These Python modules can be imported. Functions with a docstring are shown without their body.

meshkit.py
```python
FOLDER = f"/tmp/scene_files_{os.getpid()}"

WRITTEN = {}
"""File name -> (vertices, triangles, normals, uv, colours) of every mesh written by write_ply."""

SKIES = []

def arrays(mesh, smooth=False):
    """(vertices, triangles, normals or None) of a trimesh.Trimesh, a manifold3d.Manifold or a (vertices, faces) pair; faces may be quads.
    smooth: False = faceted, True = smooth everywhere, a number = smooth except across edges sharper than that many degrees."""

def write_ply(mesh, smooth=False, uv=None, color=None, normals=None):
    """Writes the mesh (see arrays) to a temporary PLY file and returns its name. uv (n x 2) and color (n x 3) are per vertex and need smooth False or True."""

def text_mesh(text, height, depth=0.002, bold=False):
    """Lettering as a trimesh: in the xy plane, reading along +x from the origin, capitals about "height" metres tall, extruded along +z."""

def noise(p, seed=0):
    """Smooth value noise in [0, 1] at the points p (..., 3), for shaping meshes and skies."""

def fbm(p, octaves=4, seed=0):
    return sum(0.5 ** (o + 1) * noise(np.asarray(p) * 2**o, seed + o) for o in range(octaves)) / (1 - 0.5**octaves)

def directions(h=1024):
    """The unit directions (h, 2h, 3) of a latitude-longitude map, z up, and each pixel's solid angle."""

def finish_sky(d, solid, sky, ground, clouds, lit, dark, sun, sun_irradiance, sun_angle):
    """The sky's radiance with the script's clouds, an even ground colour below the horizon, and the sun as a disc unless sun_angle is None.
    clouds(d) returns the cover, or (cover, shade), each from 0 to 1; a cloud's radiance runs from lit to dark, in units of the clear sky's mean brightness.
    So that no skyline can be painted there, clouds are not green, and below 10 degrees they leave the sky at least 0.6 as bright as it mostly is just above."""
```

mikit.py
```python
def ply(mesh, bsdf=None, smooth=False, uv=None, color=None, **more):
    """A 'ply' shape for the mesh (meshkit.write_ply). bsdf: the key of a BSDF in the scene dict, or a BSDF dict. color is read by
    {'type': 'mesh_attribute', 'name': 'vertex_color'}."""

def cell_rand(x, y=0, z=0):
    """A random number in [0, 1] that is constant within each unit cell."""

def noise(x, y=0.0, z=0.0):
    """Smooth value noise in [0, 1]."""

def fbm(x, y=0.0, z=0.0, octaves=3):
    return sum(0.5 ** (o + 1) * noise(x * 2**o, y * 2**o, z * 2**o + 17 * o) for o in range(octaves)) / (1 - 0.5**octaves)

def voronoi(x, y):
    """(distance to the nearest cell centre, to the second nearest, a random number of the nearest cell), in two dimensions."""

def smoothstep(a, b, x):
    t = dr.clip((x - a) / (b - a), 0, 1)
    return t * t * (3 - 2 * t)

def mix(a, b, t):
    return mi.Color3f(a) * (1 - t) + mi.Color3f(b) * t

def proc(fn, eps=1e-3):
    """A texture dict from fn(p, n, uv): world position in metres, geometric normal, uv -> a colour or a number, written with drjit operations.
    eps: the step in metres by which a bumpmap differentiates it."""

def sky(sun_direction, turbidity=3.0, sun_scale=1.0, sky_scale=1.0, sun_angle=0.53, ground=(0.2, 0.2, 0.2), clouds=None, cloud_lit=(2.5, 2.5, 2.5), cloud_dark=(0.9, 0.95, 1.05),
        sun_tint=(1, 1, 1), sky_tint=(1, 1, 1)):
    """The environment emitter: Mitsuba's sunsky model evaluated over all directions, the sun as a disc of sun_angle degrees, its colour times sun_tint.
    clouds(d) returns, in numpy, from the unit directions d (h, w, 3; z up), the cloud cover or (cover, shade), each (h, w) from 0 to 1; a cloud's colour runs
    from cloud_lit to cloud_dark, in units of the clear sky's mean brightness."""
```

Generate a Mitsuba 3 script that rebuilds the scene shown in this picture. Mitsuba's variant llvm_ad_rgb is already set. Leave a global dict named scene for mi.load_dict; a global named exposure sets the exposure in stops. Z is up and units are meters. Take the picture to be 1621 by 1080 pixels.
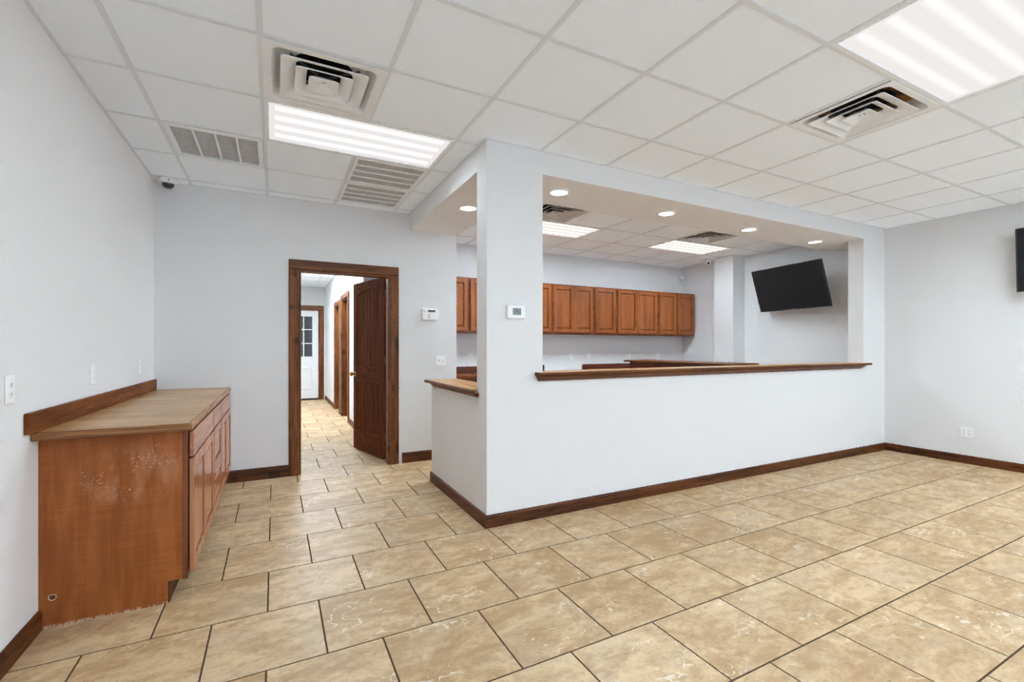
import math, random
import numpy as np, trimesh, manifold3d, drjit as dr
import mitsuba as mi
import mikit, meshkit
from mikit import noise, fbm, smoothstep, mix, proc
from shapely.geometry import box as sbox, Polygon, Point
from shapely.ops import unary_union
from trimesh.creation import extrude_polygon

rng = random.Random(7)
scene = {'type': 'scene'}
labels = {}

# ------------------------------------------------------------------ camera, sky, exposure
F, YAW, CX, CY, CAMZ = 735.7559, 0.4832, 820.87, 549.65, 1.2707
H = CAMZ + 1.4611                       # ceiling height
fwd = [math.sin(YAW), math.cos(YAW), 0]
exposure = 0.42
scene['camera'] = {'type': 'perspective', 'fov_axis': 'x', 'fov': 2 * math.degrees(math.atan(810.5 / F)),
                   'principal_point_offset_x': -(CX - 810.5) / 1621, 'principal_point_offset_y': -(CY - 540) / 1080,
                   'near_clip': 0.02, 'far_clip': 200,
                   'to_world': mi.ScalarTransform4f().look_at(origin=[0, 0, CAMZ], target=[fwd[0], fwd[1], CAMZ], up=[0, 0, 1])}
SKY, LENS, CAN = 6.8, 1.0, 36.0
scene['sky'] = mikit.sky([0.2, 0.6, 0.75], turbidity=4, sun_scale=0.0, sky_scale=SKY, ground=(0.88, 0.94, 1.0),
                         clouds=lambda d: np.ones(d.shape[:2]), cloud_lit=(1.6, 1.95, 2.35), cloud_dark=(1.6, 1.95, 2.35))

scene['sky']['sampling_weight'] = 8.0


# ------------------------------------------------------------------ helpers
def s2l(*c):
    return [((v / 255) / 12.92 if v / 255 <= .04045 else ((v / 255 + .055) / 1.055) ** 2.4) for v in c]


_count = {}


def key_for(name):
    n = _count.get(name, 0)
    _count[name] = n + 1
    return name if n == 0 else f'{name}_{n:03d}'


def thing(name, label, category, group=None):
    k = key_for(name)
    labels[k] = {'label': label, 'category': category}
    if group:
        labels[k]['group'] = group
    return k


def struct(name, label=None):
    labels[name] = {'kind': 'structure'}
    if label:
        labels[name]['label'] = label
    return name


def put(key, mesh, bsdf, smooth=False, **more):
    if isinstance(mesh, dict):
        scene[key] = {**mesh, **more}
    else:
        scene[key] = mikit.ply(mesh, bsdf, smooth=smooth, **more)
    return key


def part(parent, name, mesh, bsdf=None, smooth=False, label=None, kind=None, **more):
    k = key_for(parent + '__' + name)
    put(k, mesh, bsdf, smooth, **more)
    if label or kind:
        labels[k] = {**({'label': label} if label else {}), **({'kind': kind} if kind else {})}
    return k


def cat(*ms):
    ms = [m for m in ms if m is not None]
    return trimesh.util.concatenate(ms) if len(ms) > 1 else ms[0]


def hull(pts):
    m = manifold3d.Manifold.hull_points(np.asarray(pts, np.float64)).to_mesh()
    return trimesh.Trimesh(m.vert_properties[:, :3], m.tri_verts, process=False)


def bx(x0, x1, y0, y1, z0, z1, b=0.0):
    x0, x1 = min(x0, x1), max(x0, x1)
    y0, y1 = min(y0, y1), max(y0, y1)
    z0, z1 = min(z0, z1), max(z0, z1)
    if b <= 0:
        return trimesh.creation.box(bounds=[[x0, y0, z0], [x1, y1, z1]])
    b = min(b, .45 * (x1 - x0), .45 * (y1 - y0), .45 * (z1 - z0))
    P = []
    for sx in (0, 1):
        for sy in (0, 1):
            for sz in (0, 1):
                c = np.array([x1 if sx else x0, y1 if sy else y0, z1 if sz else z0])
                d = np.array([-1 if sx else 1, -1 if sy else 1, -1 if sz else 1]) * b
                P += [c + d * [0, 1, 1], c + d * [1, 0, 1], c + d * [1, 1, 0]]
    return hull(P)


def place(mesh, o, ex, ey, ez):
    m = mesh.copy()
    m.apply_transform(np.array([[ex[0], ey[0], ez[0], o[0]], [ex[1], ey[1], ez[1], o[1]], [ex[2], ey[2], ez[2], o[2]], [0, 0, 0, 1]], float))
    return m


def prism(poly, z0, z1):
    ps = getattr(poly, 'geoms', [poly])
    ms = []
    for p in ps:
        m = extrude_polygon(p, z1 - z0, engine='earcut')
        m.apply_translation([0, 0, z0])
        ms.append(m)
    return cat(*ms)


def sweep_profile(prof, axis, a0, a1, o=(0, 0)):
    """extrude a 2d profile [(u, z)] along x or y: axis 'x': u is y; axis 'y': u is x"""
    m = extrude_polygon(Polygon(prof), a1 - a0, engine='earcut')
    if axis == 'x':
        return place(m, (a0, o[0], o[1]), (0, 1, 0), (0, 0, 1), (1, 0, 0))
    return place(m, (o[0], a1, o[1]), (1, 0, 0), (0, 0, 1), (0, -1, 0))


def lathe(prof, n=32):
    return trimesh.creation.revolve(np.array(prof, float), sections=n)


def mbox(x0, x1, y0, y1, z0, z1):
    return manifold3d.Manifold.cube([x1 - x0, y1 - y0, z1 - z0]).translate([x0, y0, z0])


def m2t(m):
    m = m.to_mesh()
    return trimesh.Trimesh(m.vert_properties[:, :3], m.tri_verts, process=False)


def rsq(half, r, n=5):
    r = max(r, 1e-4)
    out = []
    for k, (sx, sy) in enumerate(((1, 1), (-1, 1), (-1, -1), (1, -1))):
        for i in range(n):
            a = math.pi / 2 * (k + i / (n - 1))
            out.append((sx * (half - r) + r * math.cos(a), sy * (half - r) + r * math.sin(a)))
    return np.array(out)


def loft(rings, closed=False, cap0=False, cap1=False):
    """rings: list of (half, radius, z)"""
    V, Fc = [], []
    n = None
    for h, r, z in rings:
        p = rsq(h, r)
        n = len(p)
        V.append(np.c_[p, np.full(n, z)])
    m = len(rings)
    for i in range(m if closed else m - 1):
        j = (i + 1) % m
        for k in range(n):
            l = (k + 1) % n
            Fc += [[i * n + k, i * n + l, j * n + l], [i * n + k, j * n + l, j * n + k]]
    V = np.vstack(V)
    for flag, i, flip in ((cap0, 0, True), (cap1, m - 1, False)):
        if flag:
            c = V[i * n:(i + 1) * n].mean(0)
            V = np.vstack([V, c])
            ci = len(V) - 1
            for k in range(n):
                l = (k + 1) % n
                Fc.append([ci, i * n + l, i * n + k] if flip else [ci, i * n + k, i * n + l])
    return trimesh.Trimesh(V, np.array(Fc), process=False)


# wall-mounting frames (origin, ex, ey, ez): ez points out of the wall
def on_back(x, y, z):      # wall facing -y
    return ((x, y, z), (1, 0, 0), (0, 0, 1), (0, -1, 0))


def on_left(x, y, z):      # wall facing +x
    return ((x, y, z), (0, 1, 0), (0, 0, 1), (1, 0, 0))


def on_right(x, y, z):     # wall facing -x
    return ((x, y, z), (0, -1, 0), (0, 0, 1), (-1, 0, 0))


# ------------------------------------------------------------------ materials
def mat(key, color, rough=.5, spec=.4, metallic=0., two=True, **kw):
    base = color if isinstance(color, dict) else {'type': 'rgb', 'value': list(color)}
    b = {'type': 'principled', 'base_color': base, 'roughness': rough, 'specular': spec, 'metallic': metallic, **kw}
    scene[key] = {'type': 'twosided', 'bsdf': b} if two else b
    return key


def dmat(key, color):
    scene[key] = {'type': 'twosided', 'bsdf': {'type': 'diffuse', 'reflectance': {'type': 'rgb', 'value': list(color)}}}
    return key


def wall_fn(p, n, uv):
    v = fbm(p.x * 1.3, p.y * 1.3, p.z * 1.3)
    return mi.Color3f(.705, .702, .698) * (.985 + .03 * v)


def wall_bump(p, n, uv):
    return fbm(p.x * 90, p.y * 90, p.z * 90, octaves=2) * .0012


mat('paint_wall', proc(wall_fn), rough=.75, spec=.25)
mat('paint_ceiling_drywall', (.77, .77, .77), rough=.8, spec=.2)


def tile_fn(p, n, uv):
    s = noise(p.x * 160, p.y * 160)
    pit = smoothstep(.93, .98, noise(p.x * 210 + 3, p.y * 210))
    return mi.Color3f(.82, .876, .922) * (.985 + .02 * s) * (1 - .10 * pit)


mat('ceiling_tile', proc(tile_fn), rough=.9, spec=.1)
mat('grid_metal', (.69, .72, .745), rough=.5, spec=.4)
mat('white_metal', (.76, .785, .80), rough=.35, spec=.5)
mat('vent_plastic', (.77, .795, .81), rough=.35, spec=.5)
mat('white_plastic', (.82, .82, .81), rough=.3, spec=.5)
mat('shade_plastic', (.50, .50, .49), rough=.5, spec=.4)
mat('dark_slot', (.06, .058, .055), rough=.6)
mat('duct_dark', (.03, .028, .026), rough=.8)


def stain_fn(p, n, uv):
    t = smoothstep(.40, .62, fbm(p.x * 9, p.y * 9, p.z * 14))
    return mix(s2l(150, 105, 45), s2l(70, 42, 12), t)


mat('rusty_stain', proc(stain_fn), rough=.7)
mat('vent_steel', (.55, .55, .54), rough=.35, spec=.5)


def filt_fn(p, n, uv):
    w = fbm(p.x * 60, p.y * 60)
    return mi.Color3f(.47, .47, .475) * (.85 + .3 * w)


mat('filter_media', proc(filt_fn), rough=.9, spec=.1)


def perf_fn(p, n, uv):
    a = dr.sin(p.x * 520) * dr.sin(p.y * 520)
    w = fbm(p.x * 25, p.y * 25)
    return mi.Color3f(.36, .355, .35) * (1 + .35 * smoothstep(-.3, .5, a)) * (.8 + .4 * w)


mat('perforated_metal', proc(perf_fn), rough=.6, spec=.3)


def wood(key, light, dark, axis, rough=.35, spec=.5, freq=34., coat=0., knots=0.0, mid=None, lo=.22, hi=.78):
    L, D = s2l(*light), s2l(*dark)

    def fn(p, n, uv):
        c = [p.x, p.y, p.z]
        a = c.pop(axis)
        b, d = c
        w = fbm(b * freq + 2.0 * noise(a * 1.2, b * 3, d * 3), d * freq, a * 1.7)
        fine = noise(b * 260, d * 260, a * 9)
        t = .7 * w + .3 * fine
        col = mix(D, L, smoothstep(lo, hi, t))
        if knots > 0:
            k = smoothstep(.80, .88, noise(b * 22 + 5, d * 22, a * 6)) * knots
            col = col * (1 - .6 * k)
        big = noise(b * 3 + 9, d * 3, a * .8)
        return col * (.88 + .24 * big)
    kw = dict(clearcoat=coat, clearcoat_gloss=.85) if coat else {}
    mat(key, proc(fn), rough=rough, spec=spec, **kw)


for ax, nm in enumerate('xyz'):
    wood('trim_wood_' + nm, (104, 58, 26), (52, 24, 9), ax, rough=.45, spec=.25, knots=.8)
for ax, nm in ((2, 'z'), (0, 'x')):
    wood('casing_wood_' + nm, (124, 74, 34), (74, 38, 14), ax, rough=.45, spec=.25, knots=.9, freq=30)
mat('groove_brown', s2l(62, 30, 12), rough=.6)
wood('door_wood', (108, 55, 26), (72, 33, 13), 2, rough=.65, spec=.06, freq=46)
wood('door_wood_h', (108, 55, 26), (72, 33, 13), 1, rough=.65, spec=.06, freq=46)
wood('oak_z', (150, 84, 40), (112, 57, 24), 2, rough=.36, spec=.35, freq=26)
wood('oak_x', (140, 78, 36), (98, 48, 20), 0, rough=.36, spec=.35, freq=26)
wood('maple_z', (166, 108, 74), (132, 76, 46), 2, rough=.2, spec=.6, freq=26, coat=1.)
wood('maple_gap_shade', (120, 70, 42), (86, 46, 24), 2, rough=.4, spec=.3, freq=26)  # shade of the gaps between fronts, painted into the face frame colour
wood('maple_y', (164, 106, 72), (130, 74, 44), 1, rough=.2, spec=.6, freq=26, coat=1.)
wood('ledge_edge_x', (110, 63, 25), (66, 34, 11), 0, rough=.45, spec=.2, freq=50)
wood('ledge_edge_y', (110, 63, 25), (66, 34, 11), 1, rough=.45, spec=.2, freq=50)
wood('ledge_top_x', (178, 134, 82), (146, 101, 54), 0, rough=.30, freq=30)
wood('ledge_top_y', (178, 134, 82), (146, 101, 54), 1, rough=.30, freq=30)
wood('plywood_edge_x', (150, 98, 50), (84, 46, 18), 0, rough=.4, freq=90)
wood('plywood_edge_y', (170, 118, 70), (100, 58, 26), 1, rough=.3, freq=90)
wood('splash_wood', (124, 68, 28), (88, 42, 14), 1, rough=.5, spec=.15, freq=30)
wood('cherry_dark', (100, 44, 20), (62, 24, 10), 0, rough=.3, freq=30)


def top_fn(p, n, uv):
    g = fbm(p.y * 50, p.x * 4.5)
    big = fbm(p.x * 2.2 + 3, p.y * 5)
    c = mix(s2l(150, 112, 70), s2l(178, 140, 94), smoothstep(.25, .75, .5 * g + .5 * big))
    st = smoothstep(.60, .72, fbm(p.y * 30 + 11, p.x * 6)) * smoothstep(.45, .7, fbm(p.x * 4, p.y * 3 + 5))
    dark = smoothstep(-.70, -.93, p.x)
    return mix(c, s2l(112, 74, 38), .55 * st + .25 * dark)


mat('plywood_top', proc(top_fn), rough=.32, spec=.45)


def endpanel_fn(p, n, uv):
    g = fbm(p.x * 24, p.z * 3.2)
    fig = noise(p.x * 10, p.z * 110) * noise(p.x * 14 + 7, p.z * 6)
    fine = noise(p.x * 190, p.z * 14)
    t = .62 * g + .22 * fig + .14 * fine + .08 * noise(p.x * 4, p.z * 5)
    c = mix(s2l(130, 70, 32), s2l(158, 92, 48), smoothstep(.2, .8, t))
    # worn, whitish scuffed patch and scattered nicks
    dx, dz = (p.x + .60) / .24, (p.z - .66) / .17
    m = smoothstep(1.0, .2, dx * dx + dz * dz)
    haze = smoothstep(.38, .75, fbm(p.x * 22 + 4, p.z * 9)) * m
    nick = smoothstep(.80, .90, noise(p.x * 260, p.z * 170)) * smoothstep(.45, .6, fbm(p.x * 12, p.z * 14 + 3)) * m
    edge = smoothstep(.014, .003, p.z) * smoothstep(.35, .65, noise(p.x * 160, p.z * 40 + 3.3))
    c = mix(c, s2l(196, 150, 118), .26 * haze)
    return mix(c, s2l(222, 204, 188), dr.clip(.55 * nick + .5 * edge, 0, 1))


mat('end_panel_veneer', proc(endpanel_fn), rough=.45, spec=.2)


def floor_fn(p, n, uv):
    u, v = uv.x, uv.y
    wx = fbm(u * 3.1, v * 3.1) * 1.6
    a = fbm(u * 5 + wx, v * 11 + wx, octaves=4)
    b = fbm(u * 17 + 2 * wx, v * 30, octaves=3)
    big = noise(u * .9, v * .9 + 40)
    t = .42 * a + .36 * b + .22 * big + .14 * (noise(u * 75, v * 110) - .5)
    c = mix(s2l(172, 139, 101), s2l(208, 179, 141), smoothstep(.26, .76, t))
    c = mix(c, s2l(190, 172, 148), .25 * smoothstep(.52, .72, fbm(u * 4 + 30, v * 6, octaves=2)))
    br = smoothstep(.60, .74, fbm(u * 20 + 3 * wx, v * 34 + 50, octaves=3))
    c = mix(c, s2l(164, 128, 90), .34 * br)
    # pale crackled veins in patches
    q = fbm(u * 11 + wx * 1.5, v * 15 + 13, octaves=4)
    vein = smoothstep(.040, .006, dr.abs(q - .5)) * smoothstep(.54, .70, fbm(u * 4.2 + 70, v * 5.5, octaves=2)) * smoothstep(.30, .62, noise(u * 46, v * 70))
    c = mix(c, s2l(226, 212, 192), .7 * vein)
    pit = smoothstep(.90, .96, noise(u * 90, v * 130))
    return c * .96 * (1 - .25 * pit)


mat('floor_tile', proc(floor_fn), rough=.48, spec=.28)
dmat('grout', s2l(88, 70, 56))
mat('tv_frame', (.012, .012, .012), rough=.3, spec=.5)
mat('tv_screen', (.014, .0145, .015), rough=.35, spec=.2)
mat('brass', s2l(190, 140, 70), rough=.28, metallic=1.)
mat('hinge_brass', s2l(130, 96, 52), rough=.4, metallic=1.)
mat('door_white', (.80, .80, .80), rough=.4, spec=.4)
mat('lcd', s2l(128, 134, 130), rough=.3)
mat('lcd_dark', s2l(70, 70, 74), rough=.3)
mat('lcd_ink', s2l(40, 42, 44), rough=.4)
mat('dome_smoke', (.035, .028, .022), rough=.06, spec=.6)
mat('black_plastic', (.015, .015, .015), rough=.3)
mat('window_frame', (.25, .24, .23), rough=.4)
mat('tan_plastic', s2l(190, 176, 150), rough=.4)
scene['pane_glass'] = {'type': 'twosided', 'bsdf': {'type': 'principled', 'base_color': {'type': 'rgb', 'value': [.055, .06, .065]}, 'roughness': .08, 'specular': .6}}
dmat('room_shade_paint', (.10, .09, .08))  # near-black wall colour paints in the darkness of the unlit side room
dmat('asphalt', (.30, .30, .30))

# ------------------------------------------------------------------ plan of the place
LX, RX, PX, PY, BY = -.9405, 6.6973, 1.3196, 2.9964, 5.1052
TH = .168                                  # partition thickness
WX = 1.865                                 # where the back wall ends, left wall of the reception
RY = 6.23                                  # reception back wall
FY = -2.8                                  # front (window) wall behind the camera
ZB = 2.563                                 # underside of the bulkhead
HLX, HRX, HEY = -.06, 1.10, 12.22          # hall: left wall, right wall, end wall
OX0, OX1, OZ = 1.776, 6.218, 1.0565          # opening above the front counter
SY1 = 4.285                                # end of the side half wall
DX0, DX1, DZ = .215, 1.105, 2.045          # door opening in the back wall

# ------------------------------------------------------------------ floor
struct('floor', 'beige mottled ceramic tile floor laid in a running bond with dark grout')
put('floor', cat(bx(LX - .2, RX + .2, FY - .2, RY + .1, -.12, -.0012), bx(-.3, 3.6, RY + .1, HEY + .2, -.12, -.0012)), 'grout')
YL = [-2.87, -2.43, -1.985, -1.54, -1.10, -.665, -.22, .30, .752, 1.19, 1.617, 2.077, 2.535, 2.985, 3.455, 3.93]
while YL[-1] < HEY:
    YL.append(YL[-1] + .4585)
iA = YL.index(3.455)                       # the row 3.455-3.93 has joints at -0.03 + k * .4495
reg_main = unary_union([sbox(LX, FY, RX, PY), sbox(LX, PY, PX, BY), sbox(PX, SY1, WX, BY)])
reg_hall = unary_union([sbox(DX0, BY, DX1, BY + .12), sbox(HLX, BY + .12, HRX, HEY), sbox(HRX, BY + .12, WX - .12, 6.77), sbox(HRX, 8.22, HRX + .12, 9.12), sbox(HRX, 9.42, HRX + .12, 10.22)])
reg_rec = unary_union([sbox(PX + TH, PY + TH, RX, BY), sbox(WX, BY, RX, RY)])
vis = unary_union([reg_main, reg_hall])
GR = .0036
far, hidden = [], []


def tile_mesh(pl):
    u0, v0 = rng.uniform(0, 60), rng.uniform(0, 60)
    x0, y0, x1, y1 = pl.bounds
    if abs(pl.area - (x1 - x0) * (y1 - y0)) < 1e-7:
        b = .0010
        t = np.array([[x0 + b, y0 + b, 0], [x1 - b, y0 + b, 0], [x1 - b, y1 - b, 0], [x0 + b, y1 - b, 0],
                      [x0, y0, -b], [x1, y0, -b], [x1, y1, -b], [x0, y1, -b], [x0, y0, -.009], [x1, y0, -.009], [x1, y1, -.009], [x0, y1, -.009]])
        f = [[0, 1, 2], [0, 2, 3]]
        for k in range(4):
            l = (k + 1) % 4
            f += [[4 + k, 4 + l, l], [4 + k, l, k], [8 + k, 8 + l, 4 + l], [8 + k, 4 + l, 4 + k]]
        m = trimesh.Trimesh(t, f, process=False)
    else:
        m = prism(pl, -.009, 0)
    return m, np.c_[m.vertices[:, 0] + u0, m.vertices[:, 1] + v0]


for j in range(len(YL) - 1):
    y0, y1 = YL[j], YL[j + 1]
    off = -.030 if (j - iA) % 2 == 0 else .195
    k0 = int(math.floor((LX - .3 - off) / .4495))
    k1 = int(math.ceil((RX + .3 - off) / .4495))
    for k in range(k0, k1):
        x0 = off + k * .4495
        cell = sbox(x0 + GR, y0 + GR, x0 + .4495 - GR, y1 - GR)
        for reg, bag in ((vis, None), (reg_rec, hidden)):
            c = cell.intersection(reg)
            for g in getattr(c, 'geoms', [c]):
                if g.is_empty or g.area < .0006 or g.geom_type != 'Polygon':
                    continue
                m, uv = tile_mesh(g)
                if bag is None and y0 > -.3:
                    part('floor', 'tile', m, 'floor_tile', uv=uv)
                else:
                    (far if bag is None else hidden).append((m, uv))
for bag in (far, hidden):
    part('floor', 'tile_field', cat(*[m for m, _ in bag]), 'floor_tile', uv=np.vstack([u for _, u in bag]), kind='stuff', label='beige ceramic floor tiles')

# ------------------------------------------------------------------ walls
W = 'paint_wall'
struct('wall_left', 'plain pale grey painted wall on the left')
put('wall_left', bx(LX - .12, LX, FY, BY + .12, -.02, H + .1), W)
struct('wall_back', 'pale grey back wall around the doorway')
wb = mbox(LX, WX, BY, BY + .12, -.02, H + .1) - mbox(DX0, DX1, BY - .1, BY + .3, -.1, DZ)
put('wall_back', m2t(wb), W)
struct('wall_right', 'pale grey painted wall on the right')
put('wall_right', bx(RX, RX + .12, FY, RY + .12, -.02, H + .1), W)
struct('wall_reception_back', 'wall behind the reception cabinets')
put('wall_reception_back', bx(WX - .12, RX, RY, RY + .12, -.02, H + .1), W)
struct('wall_reception_left')
put('wall_reception_left', bx(WX - .12, WX, BY + .12, 6.9, -.02, H + .1), W)
struct('wall_pier', 'square painted pier on the right wall of the reception')
put('wall_pier', bx(6.43, RX + .01, 4.94, 5.297, -.02, H + .08), W)
part_front = mbox(PX, RX, PY, PY + TH, -.02, H + .08) - mbox(OX0, OX1, PY - .1, PY + .5, OZ, ZB)
header = mbox(PX, RX, PY, 3.60, ZB, H + .08) + mbox(PX, WX, PY, BY, ZB, H + .08)
pillar = mbox(PX, PX + TH, PY, PY + .178, -.02, H)
side = mbox(PX, PX + TH, PY, SY1, -.02, .9315)
partition = part_front + header + pillar + side
struct('wall_pillar', 'white square corner pillar of the reception partition')
put('wall_pillar', m2t(mbox(PX, OX0, PY, PY + TH, -.02, ZB) + mbox(PX, PX + TH, PY + .1, PY + .178, -.02, ZB)), W)
struct('wall_counter', 'long white half wall under the front counter ledge')
put('wall_counter', bx(OX0, OX1, PY, PY + TH, -.02, OZ), W)
struct('wall_end_pier', 'white wall piece between the long opening and the right wall')
put('wall_end_pier', bx(OX1, RX, PY, PY + TH, -.02, ZB), W)
struct('wall_counter_side', 'short white half wall under the side counter ledge')
put('wall_counter_side', bx(PX, PX + TH, PY + .178, SY1, -.02, .9315), W)
struct('wall_header', 'white dropped header over the reception openings')
put('wall_header', m2t(header), W)
struct('wall_hall_left')
put('wall_hall_left', bx(HLX - .12, HLX, BY + .12, HEY, -.02, H + .1), W)
struct('wall_hall_right', 'right wall of the hallway with two doorways')
wh = mbox(HRX, HRX + .12, 6.77, HEY, -.02, H + .1) - mbox(HRX - .1, HRX + .3, 8.25, 9.10, -.1, 2.13) - mbox(HRX - .1, HRX + .3, 9.45, 10.19, -.1, 2.09)
wh = wh + mbox(HRX, WX - .1, 6.77, 6.89, -.02, H + .1)
put('wall_hall_right', m2t(wh), W)
struct('wall_hall_end', 'end wall of the hallway around the white door')
we = mbox(HLX - .12, HRX + .12, HEY, HEY + .12, -.02, H + .1) - mbox(.03, .955, HEY - .1, HEY + .3, -.1, 2.165)
put('wall_hall_end', m2t(we), W)
struct('wall_side_room')
put('wall_side_room', cat(bx(HRX + .12, 3.4, 8.10, 8.2, -.02, H), bx(HRX + .12, 3.4, 10.7, 10.8, -.02, H), bx(3.4, 3.5, 8.1, 10.8, -.02, H), bx(HRX + .12, 3.5, 8.1, 10.8, H, H + .1), bx(HRX + .12, 3.5, 9.22, 9.30, -.02, H)), 'room_shade_paint')
struct('wall_front', 'window wall')
wf = mbox(LX - .12, RX + .12, FY - .15, FY, -.02, H + .1)
WINS = [(-.55, 1.25), (1.4, 3.2), (3.35, 5.15), (5.3, 6.45)]
for a, b in WINS:
    wf = wf - mbox(a, b, FY - .4, FY + .2, .12, 2.5)
put('wall_front', m2t(wf), W)
for i, (a, b) in enumerate(WINS):
    struct(f'window_{i + 1}')
    put(f'window_{i + 1}', cat(bx(a, a + .05, FY - .12, FY - .04, .12, 2.5), bx(b - .05, b, FY - .12, FY - .04, .12, 2.5), bx(a, b, FY - .12, FY - .04, .12, .17), bx(a, b, FY - .12, FY - .04, 2.45, 2.5)), 'window_frame')

# ------------------------------------------------------------------ ceiling
struct('ceiling', 'suspended ceiling of square white tiles in a metal grid')
put('ceiling', cat(bx(LX - .2, RX + .2, FY - .2, RY + .1, H + .34, H + .42), bx(-.3, 3.6, RY + .1, HEY + .2, H + .34, H + .42)), 'duct_dark')
XC = [LX, -.665, -.062, .54, 1.14, 1.756, 2.368, 2.97, 3.595, 4.22, 4.835, 5.45, 6.08, RX]
YC = [FY, -2.35, -1.74, -1.13, -.52, .09, .70, 1.295, 1.885, 2.485, 3.11, 3.73, 4.335, 4.945, BY]
XR = [WX, 2.40, 3.01, 3.61, 4.20, 4.81, 5.41, 6.00, 6.60, RX]
YR = [3.60, 3.99, 4.60, 5.18, 5.78, RY]
XH = [HLX, .25, .86, HRX]
YH = [BY + .12, 5.7] + [6.31 + .61 * i for i in range(10)] + [HEY]
cregs = {'main': (unary_union([sbox(LX, FY, RX, PY), sbox(LX, PY, PX, BY)]), XC, YC),
         'rec': (sbox(WX, 3.60, RX, RY).difference(sbox(6.43, 4.94, RX, 5.297)), XR, YR),
         'hall': (unary_union([sbox(HLX, BY + .12, HRX, HEY), sbox(HRX, BY + .12, WX - .12, 6.77)]), XH + [1.74], YH)}
cregs['hall'] = (cregs['hall'][0], [HLX, .25, .86, 1.47, 1.75], YH)
TAKEN = {'main': set(), 'rec': set(), 'hall': set()}
CELL = {'main': (XC, YC), 'rec': (XR, YR), 'hall': (cregs['hall'][1], YH)}


def take(room, i, j, ni=1, nj=1):
    """reserve ceiling cells for a fixture; returns its rectangle"""
    xs, ys = CELL[room]
    for a in range(i, i + ni):
        for b in range(j, j + nj):
            TAKEN[room].add((a, b))
    return xs[i], xs[i + ni], ys[j], ys[j + nj]


def ci(lst, v):
    return min(range(len(lst)), key=lambda k: abs(lst[k] - v))


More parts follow.
